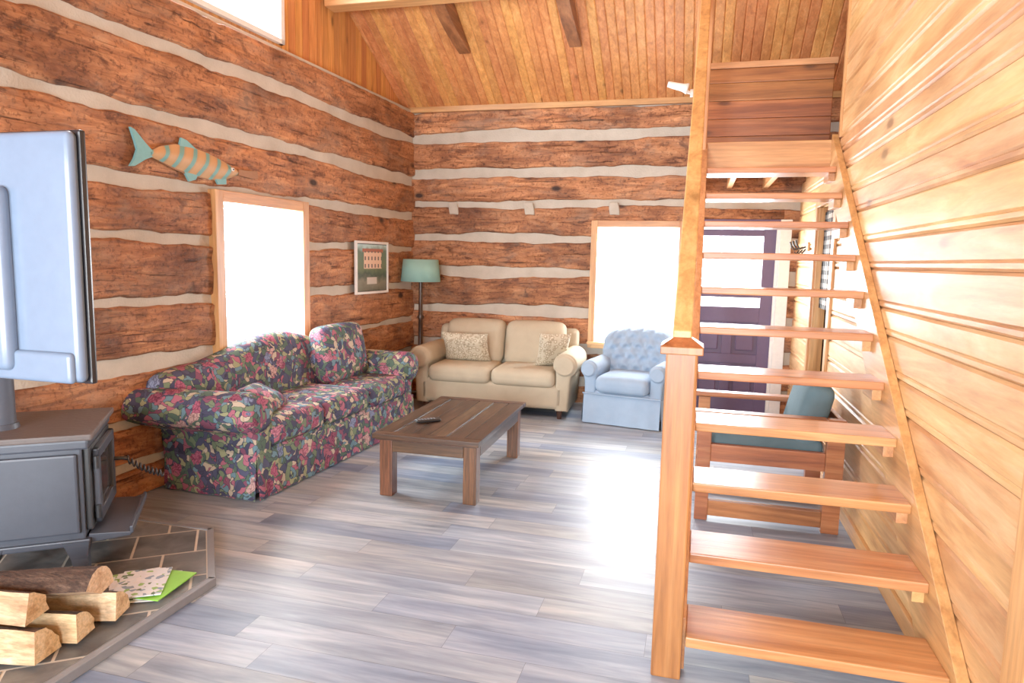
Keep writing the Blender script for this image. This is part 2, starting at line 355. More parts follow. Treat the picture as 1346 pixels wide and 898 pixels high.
# ------------------------------------------------------------------ room constants
LW0=(-3.739,0,0); LR=-math.atan(.0566)
YB=7.6; XR=.98; TOP=3.27; SL=.57; YF=-2.5; YRID=2.55
def ceilz(y): return TOP+SL*(YB-y) if y>YRID else TOP+SL*(YB-YRID)-SL*(YRID-y)
rows=[(3.03,3.27),(2.62,2.92),(2.28,2.53),(1.88,2.19),(1.52,1.80),(1.08,1.42),(.68,.97),(.30,.57),(0.0,.2)]
rowsL=[(3.0,3.27),(2.53,2.90),(2.11,2.44),(1.73,2.04),(1.31,1.66),(.91,1.24),(.54,.84),(.25,.47),(0.0,.18)]
def logwall(b,s0,s1,rows,openings,mp,mlog,seed):
    cuts=sorted(set([s0,s1]+[o[0] for o in openings]+[o[1] for o in openings]))
    for a,c in zip(cuts[:-1],cuts[1:]):
        if c<=s0 or a>=s1: continue
        mid=(a+c)/2; zs=[(0,TOP)]
        for o in openings:
            if o[0]<mid<o[1]:
                nz=[]
                for z0,z1 in zs:
                    if o[2]>z0: nz.append((z0,min(z1,o[2])))
                    if o[3]<z1: nz.append((max(z0,o[3]),z1))
                zs=nz
        for z0,z1 in zs:
            if z1-z0<.01: continue
            n=max(1,int((c-a)/.1)); k=max(1,int((z1-z0)/.05)); vs=[];fs=[]
            for i in range(n+1):
                for j in range(k+1):
                    t=a+(c-a)*i/n; z=z0+(z1-z0)*j/k
                    vs.append(mp(t,.036+.012*noise.noise(Vector((t*5,z*8,seed))),z))
            for i in range(n):
                for j in range(k): fs.append([i*(k+1)+j,(i+1)*(k+1)+j,(i+1)*(k+1)+j+1,i*(k+1)+j+1])
            b.add(vs,fs,M['chink'],True)
            P=[mp(a,-.2,z0),mp(c,-.2,z0),mp(c,-.2,z1),mp(a,-.2,z1),mp(a,.02,z0),mp(c,.02,z0),mp(c,.02,z1),mp(a,.02,z1)]
            b.add(P,[[0,1,2,3],[7,6,5,4],[0,4,5,1],[1,5,6,2],[2,6,7,3],[3,7,4,0]],M['chink'])
    for ri,(z0,z1) in enumerate(rows):
        segs=[(s0,s1)]; extra=[]
        for o in openings:
            ov=min(z1,o[3])-max(z0,o[2])
            if ov>.03:
                ns=[]
                for a,c in segs:
                    if o[0]>a: ns.append((a,min(c,o[0])))
                    if o[1]<c: ns.append((max(a,o[1]),c))
                segs=[q for q in ns if q[1]-q[0]>.02]
                if z1-o[3]>.05: extra.append((o[0],o[1],o[3],z1))
                if o[2]-z0>.05: extra.append((o[0],o[1],z0,o[2]))
        R0_,R1_=z0,z1
        for a,c,z0,z1 in [(a,c,R0_,R1_) for a,c in segs]+extra:
            n=max(2,int((c-a)/.05)); prof=9; vs=[];fs=[]
            for i in range(n+1):
                t=a+(c-a)*i/n; q=Vector((t*.7,ri*5.3+seed,0)); q2=Vector((t*3.1,ri*7.7+seed,3)); q3=Vector((t*11,ri*7.7+seed,6))
                zb=z0+.045*noise.noise(q)+.022*noise.noise(q2)+.010*noise.noise(q3)
                zt=z1+.045*noise.noise(q+Vector((0,0,9)))+.022*noise.noise(q2+Vector((0,0,9)))+.010*noise.noise(q3+Vector((0,0,9)))
                zb=max(zb,0.0); zt=min(zt,TOP)
                H=zt-zb
                for k in range(prof):
                    f=[0,.01,.05,.25,.5,.75,.95,.99,1][k]; nn=[.0,.045,.060,.064,.066,.064,.060,.045,.0][k]
                    nn+=(.014*noise.noise(Vector((t*2.2,f*3+ri*4,seed)))+.010*noise.noise(Vector((t*9,f*9+ri*4,seed)))) if 0<k<8 else 0
                    vs.append(mp(t,nn,zb+H*f))
            for i in range(n):
                for k in range(prof-1): fs.append([i*prof+k,(i+1)*prof+k,(i+1)*prof+k+1,i*prof+k+1])
            b.add(vs,fs,mlog,False)
            b.add(vs[:prof],[list(range(prof))],mlog); b.add(vs[-prof:],[list(range(prof))],mlog)

# ---- left wall
WL=(4.38,5.35,.80,1.98)
b=B("wall_left")
logwall(b,YF,YB+.02,rowsL,[(WL[0]-.02,WL[1]+.02,WL[2]-.02,WL[3]+.02)],lambda s,n,z:Vector((n,s,z)),M['logY'],11.0)
b.done(LW0,LR)
GW=(3.25,5.30,3.36,4.55)
b=B("wall_gable_left")
y=YF
while y<YB:
    y2=min(y+.1,YB); ym=(y+y2)/2
    def q(za,zb0,zb1):
        P=[(-.06,y+.002,za),(-.06,y2-.002,za),(-.06,y2-.002,zb1),(-.06,y+.002,zb0),(-.2,y,za),(-.2,y2,za),(-.2,y2,zb1),(-.2,y,zb0)]
        b.add(P,[[0,1,2,3],[4,7,6,5],[0,4,5,1],[1,5,6,2],[2,6,7,3],[3,7,4,0]],M['gable'])
    if GW[0]<ym<GW[1]:
        q(TOP,GW[2],GW[2]); q(GW[3],ceilz(y),ceilz(y2))
    else: q(TOP,ceilz(y),ceilz(y2))
    y=y2
b.box((-.2,YF,TOP-.02),(.03,YB,TOP+.03),M['chink'],.01)
b.done(LW0,LR)
def window(name,s0,s1,z0,z1,mp_box,cw=.085,sash=.03):
    b=B(name)
    def bx(sa,sb,na,nb,za,zb,m,bev=.004):
        lo,hi=mp_box(sa,sb,na,nb,za,zb); b.box(lo,hi,m,bev)
    tm=M['trimY' if mp_box is mpL else 'trimX']
    bx(s0-cw,s0,.03,.10,z0-cw,z1+cw,M['trimZ']); bx(s1,s1+cw,.03,.10,z0-cw,z1+cw,M['trimZ'])
    bx(s0,s1,.03,.098,z1,z1+cw,tm); bx(s0-.03,s1+.03,.03,.13,z0-cw,z0-.03,tm); bx(s0-cw,s1+cw,.03,.15,z0-.03,z0,tm)
    bx(s0-.015,s0,-.2,.03,z0,z1,M['white']); bx(s1,s1+.015,-.2,.03,z0,z1,M['white']); bx(s0,s1,-.2,.03,z1,z1+.015,M['white']); bx(s0,s1,-.2,.03,z0-.015,z0,M['white'])
    bx(s0,s0+sash,-.132,-.088,z0+.001,z1-.001,M['white']); bx(s1-sash,s1,-.132,-.088,z0+.001,z1-.001,M['white']); bx(s0,s1,-.13,-.09,z1-sash,z1,M['white']); bx(s0,s1,-.13,-.09,z0,z0+sash,M['white'])
    bx(s0+sash*.5,s1-sash*.5,-.112,-.108,z0+sash*.5,z1-sash*.5,M['glass'],0)
    return b
def mpL(sa,sb,na,nb,za,zb): return (na,sa,za),(nb,sb,zb)
def mpB(sa,sb,na,nb,za,zb): return (sa,YB-nb,za),(sb,YB-na,zb)
window("window_1",*WL,mpL).done(LW0,LR)
b=B("window_2")
y0,y1,z0,z1=GW
for lo,hi in [((-.2,y0,z0-.0),(-.02,y0+.05,z1)),((-.2,y1-.05,z0),(-.02,y1,z1)),((-.2,y0,z1-.05),(-.02,y1,z1)),((-.2,y0,z0),(-.02,y1,z0+.04)),((-.15,4.25,z0),(-.09,4.32,z1))]: b.box(lo,hi,M['white'])
b.box((-.125,y0+.02,z0+.02),(-.121,y1-.02,z1-.02),M['glass'],0)
b.done(LW0,LR)
# ---- back wall
WB=(-1.07,-.20,.72,1.98); DO=(-.11,.80,0,2.02)
b=B("wall_back")
logwall(b,-3.5,2.3,rows,[(WB[0]-.02,WB[1]+.02,WB[2]-.02,WB[3]+.02),(DO[0]-.03,DO[1]+.03,0,DO[3]+.02)],lambda s,n,z:Vector((s,YB-n,z)),M['logX'],3.0)
b.box((-3.4,YB-.09,TOP-.01),(2.3,YB+.1,TOP+.05),M['trimX'])
for x in (-2.75,-1.85,-.9):
    b.rbox((x-.055,YB-.078,2.11),(x+.05,YB-.03,2.25),.012,M['chink'],fn=lambda p,h:p+Vector((.008*noise.noise(p*12)-p.z*.12,0,.008*noise.noise(p*14+Vector((5,5,5))))))
b.done()
window("window_3",*WB,mpB,cw=.07).done()
# door
b=B("door_1")
x0,x1,_,zt=DO
b.box((x0-.02,YB-.08,0),(x0+.02,YB+.2,zt+.0),M['white']); b.box((x1-.03,YB-.08,0),(x1+.0,YB+.2,zt),M['white'])
b.box((x1,YB-.1,0),(x1+.11,YB-.0,zt+.05),M['white']); b.box((x0-.07,YB-.1,0),(x0-.02,YB,zt+.05),M['trimZ']); b.box((x0-.02,YB-.1,zt-.01),(x1,YB+.2,zt+.05),M['purple'])
L0,L1=x0+.02,x1-.03; D0,D1=YB-.045,YB+.0
gx0,gx1,gz0,gz1=L0+.12,L1-.12,1.16,1.90
P=M['purple']
b.box((L0,D0,.01),(gx0,D1,zt-.02),P); b.box((gx1,D0,.01),(L1,D1,zt-.02),P); b.box((gx0,D0,gz1),(gx1,D1,zt-.02),P); b.box((gx0,D0,1.0),(gx1,D1,gz0),P)
b.box((gx0,D0,.01),(gx1,D1,.2),P); b.box((gx0,D0,.56),(gx1,D1,.66),P); xm=(gx0+gx1)/2
b.box((xm-.05,D0,.2),(xm+.05,D1,.56),P); b.box((xm-.05,D0,.66),(xm+.05,D1,1.0),P)
b.box((gx0,D1-.012,.2),(gx1,D1-.002,1.0),P,0)
for a,c in ((gx0,xm-.05),(xm+.05,gx1)):
    for e,f in ((.2,.56),(.66,1.0)):
        b.box((a+.04,D0+.006,e+.04),(c-.04,D1-.01,f-.04),P,.01)
b.box((gx0,D0+.02,gz0),(gx1,D0+.024,gz1),M['glass'],0)
b.box((gx0,D0-.01,1.26),(gx1,D0+.005,1.30),M['purple'])
b.tube([(L0+.06,D0,1.0),(L0+.06,D0-.05,1.0),(L0+.06,D0-.075,1.0)],[.012,.014,.03],M['brass'])
b.done()
# ---- right wall boards
b=B("wall_right")
OPY=(5.60,6.38,0,2.10)
def brd(ya,yb,z0,z1,x=XR):
    c=.012
    pr=[(x+.03,z0),(x+.014,z0+.001),(x,z0+c),(x,z0+.03),(x+.008,z0+.036),(x,z0+.044),(x,z1-c),(x+.014,z1-.001),(x+.03,z1)]
    n=len(pr); vs=[(p[0],ya,p[1]) for p in pr]+[(p[0],yb,p[1]) for p in pr]
    b.add(vs,[[i,i+1,n+i+1,n+i] for i in range(n-1)]+[list(range(n)),list(range(n,2*n))],M['pineR'])
z=0; ws=[.19,.14,.21,.165,.2,.15]; i=0
while z<6.2:
    w=ws[i%6]; z2=z+w; i+=1
    if abs(z2-2.56)<.09: z2=2.56
    if z<TOP: ya,yb=YF,(YB if z2<2.5 else 5.66)
    else:
        ya=YRID-(TOP+SL*(YB-YRID)-z)/SL; yb=min(5.66,YRID+(TOP+SL*(YB-YRID)-z)/SL)
    if z2<=OPY[3]+.05:
        brd(ya,OPY[0],z,z2); brd(OPY[1],yb,z,z2)
    elif yb>ya:
        k=random.uniform(ya+1,max(ya+1.1,yb-1)); brd(ya,k-.0015,z,z2); brd(k+.0015,yb,z,z2)
    z=z2
b.box((XR+.03,YF,0),(XR+.1,OPY[0],2.56),M['pineR'],0); b.box((XR+.03,OPY[1],0),(XR+.1,YB,2.56),M['pineR'],0); b.box((XR+.03,OPY[0],2.1),(XR+.1,OPY[1],2.56),M['pineR'],0)
b.box((XR+.03,YF,2.56),(XR+.1,5.66,3.3),M['pineR'],0)
b.done()
b=B("trim_1")
b.box((XR-.02,OPY[0]-.09,0),(XR+.0,OPY[0],OPY[3]+.09),M['trimZ']); b.box((XR-.02,OPY[1],0),(XR,OPY[1]+.09,OPY[3]+.09),M['trimZ']); b.box((XR-.02,OPY[0],OPY[3]),(XR,OPY[1],OPY[3]+.09),M['trimY'])
b.box((XR,OPY[0]-.0,0),(XR+.1,OPY[0]+.02,OPY[3]),M['trimZ']); b.box((XR,OPY[1]-.02,0),(XR+.1,OPY[1],OPY[3]),M['trimZ'])
b.done()
b=B("trim_2"); b.box((XR-.025,2.13,0),(XR+.0,2.27,2.2),M['trimZ']); b.done()
b=B("trim_3"); b.box((XR-.015,5.63,2.56),(XR+.1,5.68,ceilz(5.68)),M['trimZ']); b.done()
b=B("baseboard_right"); b.box((XR-.02,2.27,0),(XR,OPY[0]-.09,.09),M['trimY']); b.box((XR-.02,OPY[1]+.09,0),(XR,YB-.1,.09),M['trimY']); b.done()
b=B("wall_side_room")
b.box((XR+.1,OPY[0]-.3,0),(XR+1.2,OPY[0]-.25,2.4),M['darkwood'],0); b.box((XR+.1,YB-.3,0),(XR+1.2,YB-.25,2.4),M['darkwood'],0); b.box((XR+1.2,OPY[0]-.3,0),(XR+1.25,YB-.25,2.4),M['darkwood'],0)
b.done()
b=B("plaid_curtain")
n=40; vs=[];fs=[]
for i in range(n+1):
    t=i/n; y=OPY[0]+.35+t*.4
    for zz in (1.25,1.7,2.06): vs.append((XR+.06+.015*math.sin(t*30),y,zz))
for i in range(n):
    for k in range(2): fs.append([i*3+k,(i+1)*3+k,(i+1)*3+k+1,i*3+k+1])
b.add(vs,fs,M['plaid'],True); b.cyl((XR+.06,OPY[0]+.02,2.07),(XR+.06,OPY[1]-.02,2.07),.008,.008,M['brass']); b.done()
b=B("wall_front")
def fw(xa,xb,za,zb): b.box((xa,YF-.12,za),(xb,YF,zb),M['loftw'],0)
fw(-4.0,-3.2,0,3.3); fw(-3.2,-1.6,0,.7); fw(-3.2,-1.6,2.3,3.3); fw(-1.6,-1.0,0,3.3); fw(-1.0,.6,0,.7); fw(-1.0,.6,2.3,3.3); fw(.6,1.1,0,3.3)  # unseen wall; its window openings are added to let the fill lights in
b.done()
# floor planks
b=B("floor")
y=YF-.05
while y<YB+.05:
    x=-4.1-random.random()*1.2
    while x<2.3:
        L=1.22; xa=max(x,-4.1); xb=min(x+L,2.3)
        if xb>xa: b.add([(xa+.0008,y+.0008,0),(xb-.0008,y+.0008,0),(xb-.0008,y+.179,0),(xa+.0008,y+.179,0)],[[0,1,2,3]],M['floor'])
        x+=L
    y+=.18
b.box((-4.1,YF-.1,-.1),(2.3,YB+.2,-.002),M['seam'],0)
b.done()
# ceiling
b=B("ceiling")
x=-4.1; w=.088
while x<2.3:
    for (ya,yb) in ((YB+.1,YRID),(YRID,YF-.15)):
        za,zb=(TOP-SL*.1,ceilz(YRID)) if ya>yb and ya>YRID else (ceilz(YRID),ceilz(YF)-SL*.15)
        g=.009
        pts=[(x,g*1.3),(x+g,0),(x+w-g,0),(x+w,g*1.3)]
        vs=[(p[0],ya,za+p[1]) for p in pts]+[(p[0],yb,zb+p[1]) for p in pts]
        b.add(vs,[[0,1,5,4],[1,2,6,5],[2,3,7,6]],M['ceil'])
    x+=w
for (ya,yb,za,zb) in ((YB+.1,YRID,TOP-SL*.1,ceilz(YRID)),(YRID,YF-.15,ceilz(YRID),ceilz(YF)-SL*.15)):
    vs=[(-4.1,ya,za+.02),(2.3,ya,za+.02),(2.3,yb,zb+.02),(-4.1,yb,zb+.02)]; b.add(vs+[(p[0],p[1],p[2]+.15) for p in vs],[[0,1,2,3],[4,7,6,5],[0,4,5,1],[2,6,7,3],[1,5,6,2],[3,7,4,0]],M['ceil'])
b.done()
b=B("ceiling_tie_beam")
b.box((-3.42,5.86,3.87),(XR-.02,6.04,4.08),M['trimX'],.01); b.done()
for nm,x in (("curved_roof_brace",-2.40),("curved_roof_brace",-1.26)):
    b=B(nm); up=[];dn=[]
    for i in range(17):
        t=i/16; y=6.85-t*1.1; z=ceilz(y); up.append((y,z+.01)); dn.append((y,z-.02-.20*math.sin(min(1,t*1.2)*math.pi*.5)-.03*t))
    b.prism(up+dn[::-1],0,x-.06,x+.06,M['brace'],.004); b.done()
# loft
b=B("loft_floor")
b.box((.02,5.76,2.36),(XR+.0,5.86,2.56),M['trimX']); b.box((-.02,5.86,2.50),(2.25,YB-.09,2.56),M['trimX'],0)
b.box((-.04,5.86,2.36),(.0,YB-.09,2.56),M['trimY'])
for x in (.25,.6): b.box((x,5.86,2.38),(x+.05,YB-.09,2.5),M['trimY'])
b.done()
b=B("wall_loft_panel")
z=2.56
while z<3.26:
    z2=min(z+.15,3.28); b.box((.0,6.38,z+.001),(1.02,6.42,z2-.001),M['loftw'],.006); z=z2
b.box((-.02,6.36,3.28),(1.04,6.44,3.33),M['trimX']); b.done()
b=B("wall_loft_side"); b.box((2.25,5.6,2.3),(2.3,YB,5),M['gable'],0); b.box((XR+.1,5.5,2.3),(2.3,5.6,5),M['gable'],0); b.done()

# ------------------------------------------------------------------ staircase
Y0,RUN,Z0,RIS=2.57,.29,.17,.2155
b=B("staircase")
for i in range(11):
    y=Y0+RUN*i; z=Z0+RIS*i
    b.box((.03,y,z-.042),(XR-.045,y+.275,z),M['tread'],.006)
    b.box((XR-.09,y+.04,z-.10),(XR-.045,y+.24,z-.043),M['trimY'],.003)
sl=RIS/RUN
def zline(y,off): return Z0+(y-Y0)*sl+off
ya,yb=Y0+.06,5.76
b.prism([(ya,max(0,zline(ya,-.22))),(yb,zline(yb,-.24)),(yb,zline(yb,-.0)),(ya,zline(ya,.0))],0,-.012,.03,M['trimY'],.003)
ya=Y0-.12
b.prism([(Y0-.02,0),(Y0+.25,0),(5.76,zline(5.76,-.26)),(5.76,zline(5.76,.06)),(ya,zline(ya,.06)),(ya,0)],0,XR-.045,XR-.002,M['trimY'],.003)
b.box((-.095,2.55,0),(.018,2.66,1.28),M['newel'],.008)
b.prism([(-.115,2.53),(.038,2.53),(.038,2.68),(-.115,2.68)],2,1.27,1.30,M['newel'],.004)
T=[(-.115,2.53,1.30),(.038,2.53,1.30),(.038,2.68,1.30),(-.115,2.68,1.30),(-.07,2.575,1.33),(-.007,2.575,1.33),(-.007,2.635,1.33),(-.07,2.635,1.33)]
b.add(T,[[0,1,5,4],[1,2,6,5],[2,3,7,6],[3,0,4,7],[4,5,6,7]],M['newel'])
def hl(y): return 1.27+(y-2.6)*sl
b.prism([(2.58,hl(2.58)-.0),(5.75,hl(5.75)),(5.75,hl(5.75)+.1),(2.58,hl(2.58)+.1)],0,-.075,-.005,M['trimY'],.006)
b.box((-.10,5.70,0),(.02,5.82,ceilz(5.8)-.02),M['trimZ'],.008)
b.done()

# ------------------------------------------------------------------ spotlight on post
b=B("clip_spotlight")
T=TR((-.20,5.66,2.97),0,math.radians(-75),0)
b.tube([(0,0,.10),(0,0,.04),(0,0,-.02),(0,0,-.055),(0,0,-.06)],[.022,.026,.03,.042,.038],M['white'],20,T)
b.tube([(-.118,5.69,2.93),(-.14,5.67,2.93),(-.16,5.66,2.95)],[.012,.012,.012],M['white'])
b.cyl((-.125,5.70,2.93),(-.102,5.70,2.93),.03,.03,M['white']); b.done()

# ------------------------------------------------------------------ sofa
def circ(cx,cz,r,a0,a1,n): return [(cx+r*math.cos(math.radians(a0+(a1-a0)*i/n)),cz+r*math.sin(math.radians(a0+(a1-a0)*i/n))) for i in range(n+1)]
b=B("floral_sofa"); F_=M['floral']
b.rbox((-.40,-1.0,.10),(.36,1.0,.34),.04,F_)
for i in range(3):
    y=-.93+.62*i; b.rbox((-.22,y+.006,.31),(.40,y+.614,.50),.065,F_,(.0,.0,.12))
def camel(p,h):
    u=(p.y)/h[1]; k=(p.z+h[2])/(2*h[2])
    top=.18*math.exp(-((u+.05)*1.7)**2)-.03
    p=p.copy(); p.z+=k*top; p.x-=k*.07; return p
b.rbox((-.36,-1.0,.30),(-.14,1.0,.80),.09,F_,(.12,0,0),camel,14)
for sgn in (-1,1):
    cy=1.02; pr=[(.90,.05),(.90,.50)]+circ(cy+.01,.56,.135,205,-65,20)+[(1.055,.40),(1.055,.05)]
    pr=[(sgn*a,c) for a,c in pr]
    if sgn<0: pr=pr[::-1]
    b.prism(pr,0,-.38,.38,F_,.022,smooth=True)
    b.tube([(.36,sgn*(cy+.01),.56),(.40,sgn*(cy+.01),.56),(.41,sgn*(cy+.01),.56)],[.12,.115,.09],F_,24)
b.skirt([(-.36,-1.06),(.385,-1.06)],.012,.30,F_,.006,.25); b.skirt([(.385,-1.06),(.385,1.06)],.012,.30,F_,.007,.16); b.skirt([(.385,1.06),(-.36,1.06)],.012,.3,F_,.006,.25)
b.rbox((-.10,-.31,-.23),(.10,.31,.25),.08,F_,(.25,0,.05),T=TR((-.10,.60,.71),0,math.radians(-12),math.radians(0)))
b.pillow(.40,.30,.14,F_,TR((.12,-.70,.57),0,math.radians(-65),math.radians(20)))
for v in b.V:
    v.y*=1.05; v.z*=1.035
    if v.y<-.93:
        k=max(0,min(1,(v.z-.40)/.14)); v.y-=.20*k*max(0,(.40-v.x)/.8)*min(1,(-v.y-.93)/.12); v.x-=.03*k*max(0,(.1-v.x)/.5)
b.done((-3.0,4.83,0),LR)

# ------------------------------------------------------------------ loveseat  local: front -Y
b=B("beige_loveseat"); G=M['beige']
def lean(p,h):
    p=p.copy(); k=(p.z+h[2])/(2*h[2]); p.y+=.12*k; return p
b.rbox((-.78,-.40,.10),(.78,.38,.36),.05,G)
for s_ in (-1,1):
    x0,x1=(s_*.0,s_*.68); lo,hi=min(x0,x1)+.004,max(x0,x1)-.004
    b.rbox((lo,-.44,.32),(hi,.20,.50),.07,G,(0,0,.10))
    b.rbox((lo,.06,.46),(hi,.28,.93),.09,G,(0,.25,.05),lean,10)
    pr=[(.68,.09),(.68,.5)]+circ(.775,.56,.125,200,-60,18)+[(.83,.42),(.81,.09)]
    pr=[(s_*a,c) for a,c in pr]
    if s_<0: pr=pr[::-1]
    b.prism(pr,1,-.40,.34,G,.025,smooth=True)
    b.tube([(s_*.775,-.38,.56),(s_*.775,-.425,.56),(s_*.775,-.435,.56)],[.11,.105,.085],G,24)
    b.cyl((s_*.72,-.33,.10),(s_*.72,-.33,0),.035,.022,M['darkwood']); b.cyl((s_*.72,.3,.10),(s_*.72,.3,0),.035,.022,M['darkwood'])
b.rbox((-.80,.20,.12),(.80,.36,.86),.06,G,fn=lean)
b.pillow(.52,.36,.16,M['lace'],TR((-.36,-.08,.66),0,math.radians(28),math.radians(-90)))
b.pillow(.34,.40,.14,M['lace'],TR((.60,-.12,.68),0,math.radians(25),math.radians(-65)))
b.done((-2.01,7.02,0),math.radians(1.5))

# ------------------------------------------------------------------ blue armchair
b=B("tufted_blue_armchair"); G=M['blue']
b.rbox((-.36,-.36,.08),(.36,.36,.34),.05,G)
b.rbox((-.27,-.43,.32),(.27,.18,.49),.07,G,(0,0,.12))
btn=[]
for r in range(4):
    for c_ in range(5 if r%2==0 else 4):
        btn.append((-.26+.13*c_+(0 if r%2==0 else .065),-.14+.11*r))
def tuft(p,h):
    p=p.copy()
    u=p.x/h[0]; k=(p.z+h[2])/(2*h[2])
    if p.y<0:
        d=0
        for bx_,bz in btn:
            rr=((p.x-bx_)**2+(p.z-bz)**2); d+=.055*math.exp(-rr/.0011)
        a=((p.x/.065)+(p.z/.11)); c2=((p.x/.065)-(p.z/.11))
        d+=.022*(abs(math.cos(a*math.pi/2))**6+abs(math.cos(c2*math.pi/2))**6)
        p.y+=d-.02
    p.y+=.14*k-.10*u*u*(1 if k>.1 else k*10)
    p.z-=.09*abs(u)**3*k
    return p
b.rbox((-.37,.10,.34),(.37,.30,.93),.09,G,(0,.1,0),tuft,40)
for s_ in (-1,1):
    pr=[(.27,.09),(.27,.5)]+circ(.345,.54,.09,190,-50,16)+[(.39,.42),(.38,.09)]
    pr=[(s_*a,c) for a,c in pr]
    if s_<0: pr=pr[::-1]
    b.prism(pr,1,-.36,.30,G,.02,smooth=True)
    b.tube([(s_*.345,-.34,.54),(s_*.345,-.385,.54),(s_*.345,-.395,.54)],[.08,.075,.06],G,20)
b.skirt([(-.385,.36),(-.385,-.375)],.01,.30,G,.004,.3); b.skirt([(-.385,-.375),(.385,-.375)],.01,.30,G,.005,.2); b.skirt([(.385,-.375),(.385,.36)],.01,.30,G,.004,.3)
b.tube([(-.39,-.395,.305),(.39,-.395,.305)],[.008,.008],G,8)
b.done((-.585,6.96,0),math.radians(-10))

# ------------------------------------------------------------------ floor lamp
b=B("floor_lamp")
b.tube([(0,0,0),(0,0,.025),(0,0,.04)],[.15,.15,.05],M['darkwood'],32)
b.tube([(0,0,.03),(0,0,.3),(0,0,.33),(0,0,.36),(0,0,.9),(0,0,.93),(0,0,.96),(0,0,1.34)],[.028,.028,.045,.028,.026,.04,.024,.022],M['darkwood'],20)
b.cyl((0,0,1.34),(0,0,1.42),.018,.018,M['brass'])
n=48; vs=[];fs=[]
for i in range(n):
    a=2*math.pi*i/n
    for r_,z_ in ((.225,1.335),(.200,1.585),(.196,1.585),(.221,1.335)): vs.append((r_*math.cos(a),r_*math.sin(a),z_))
for i in range(n):
    j=(i+1)%n
    for k in range(4): fs.append([i*4+k,j*4+k,j*4+(k+1)%4,i*4+(k+1)%4])
b.add(vs,fs,M['shade'],True)
for a in (0,2.1,4.2): b.cyl((0,0,1.42),(.2*math.cos(a),.2*math.sin(a),1.5),.003,.003,M['brass'],6)
b.tube([(0,0,1.40),(0,0,1.44),(0,0,1.49),(0,0,1.51)],[.015,.03,.03,.01],M['white'])
b.done((-3.04,7.26,0))
b=B("end_table")
b.box((-.17,-.2,.52),(.17,.2,.55),M['darkwood'])
for x in (-.14,.14):
    for y in (-.17,.17): b.box((x-.02,y-.02,0),(x+.02,y+.02,.52),M['darkwood'])
b.box((-.15,-.18,.40),(.15,.18,.52),M['darkwood']); b.box((-.15,-.18,.12),(.15,.18,.14),M['darkwood']); b.cyl((0,-.18,.46),(0,-.205,.46),.012,.014,M['brass'])
b.done((-3.10,6.38,0),LR)

# ------------------------------------------------------------------ coffee table
b=B("coffee_table")
W,L=.74,1.33; H=.44
nb=6; w=W/nb
for i in range(nb): b.box((-W/2+w*i+.003,-L/2+.085,H-.035+.002*(i%2)),(-W/2+w*(i+1)-.003,L/2-.085,H-.002*((i*2)%3)),M['table'],.005)
b.box((-W/2,-L/2,H-.035),(W/2,-L/2+.080,H),M['tableX'],.005); b.box((-W/2,L/2-.080,H-.035),(W/2,L/2,H),M['tableX'],.005)
b.box((-W/2+.02,-L/2+.02,H-.045),(W/2-.02,L/2-.02,H-.036),M['darkwood'],0)
for x in (-1,1):
    for y in (-1,1): b.box((x*(W/2-.075)-.045,y*(L/2-.10)-.045,0),(x*(W/2-.075)+.045,y*(L/2-.10)+.045,H-.046),M['tableZ'],.006)
for x in (-1,1): b.box((x*(W/2-.05)-.02,-L/2+.146,H-.13),(x*(W/2-.05)+.02,L/2-.146,H-.046),M['table'],.003)
for y in (-1,1): b.box((-W/2+.121,y*(L/2-.075)-.02,H-.13),(W/2-.121,y*(L/2-.075)+.02,H-.046),M['tableX'],.003)
b.done((-1.665,4.69,0),math.radians(.8))
b=B("remote_control"); b.rbox((-.025,-.09,0),(.025,.09,.02),.009,M['black'])
for i in range(6):
    for j in range(3): b.box((-.017+.013*j,-.07+.022*i,.018),(-.009+.013*j,-.06+.022*i,.022),M['grey'],0)
b.done((-1.80,4.45,.4405),math.radians(-50))

# ------------------------------------------------------------------ picture, fish
b=B("framed_picture")
y0,y1,z0,z1=6.20,6.86,1.22,1.76; n0,n1=.085,.11; fw_=.025
b.box((n0,y0,z0),(n1,y0+fw_,z1),M['white']); b.box((n0,y1-fw_,z0),(n1,y1,z1),M['white']); b.box((n0,y0+fw_,z0),(n1,y1-fw_,z0+fw_),M['white']); b.box((n0,y0+fw_,z1-fw_),(n1,y1-fw_,z1),M['white'])
b.box((n0,y0+.01,z0+.01),(n1-.012,y1-.01,z1-.01),M['black'],0)
b.box((n1-.012,y0+fw_+.008,z0+fw_+.008),(n1-.009,y1-fw_-.008,z1-fw_-.008),M['print'],0)
b.done(LW0,LR)
b=B("fish_wall_art")
up=[(3.74,2.25),(3.82,2.29),(3.95,2.325),(4.1,2.33),(4.25,2.31),(4.38,2.28),(4.48,2.25),(4.56,2.226)]
dn=[(4.56,2.20),(4.46,2.165),(4.35,2.135),(4.2,2.125),(4.05,2.135),(3.92,2.16),(3.82,2.19),(3.74,2.21)]
n=len(up); vs=[];fs=[]
K=7
for i in range(n):
    u=up[i]; d=dn[n-1-i]
    for k in range(K):
        t=k/(K-1); hh=math.sin(math.pi*t)*.035*min(1,(u[1]-d[1])/.1); vs.append((.09+hh,u[0],d[1]+(u[1]-d[1])*t))
for i in range(n-1):
    for k in range(K-1): fs.append([i*K+k,(i+1)*K+k,(i+1)*K+k+1,i*K+k+1])
b.add(vs,fs,M['fish'],True); b.prism(up+dn,0,.078,.092,M['fishwood'])
b.prism([(3.76,2.245),(3.70,2.29),(3.62,2.36),(3.59,2.37),(3.62,2.29),(3.635,2.24),(3.61,2.18),(3.575,2.13),(3.61,2.135),(3.70,2.19),(3.76,2.215)],0,.08,.098,M['fishteal'])
b.prism([(3.98,2.31),(4.0,2.375),(4.05,2.365),(4.13,2.32)],0,.08,.095,M['fishteal'])
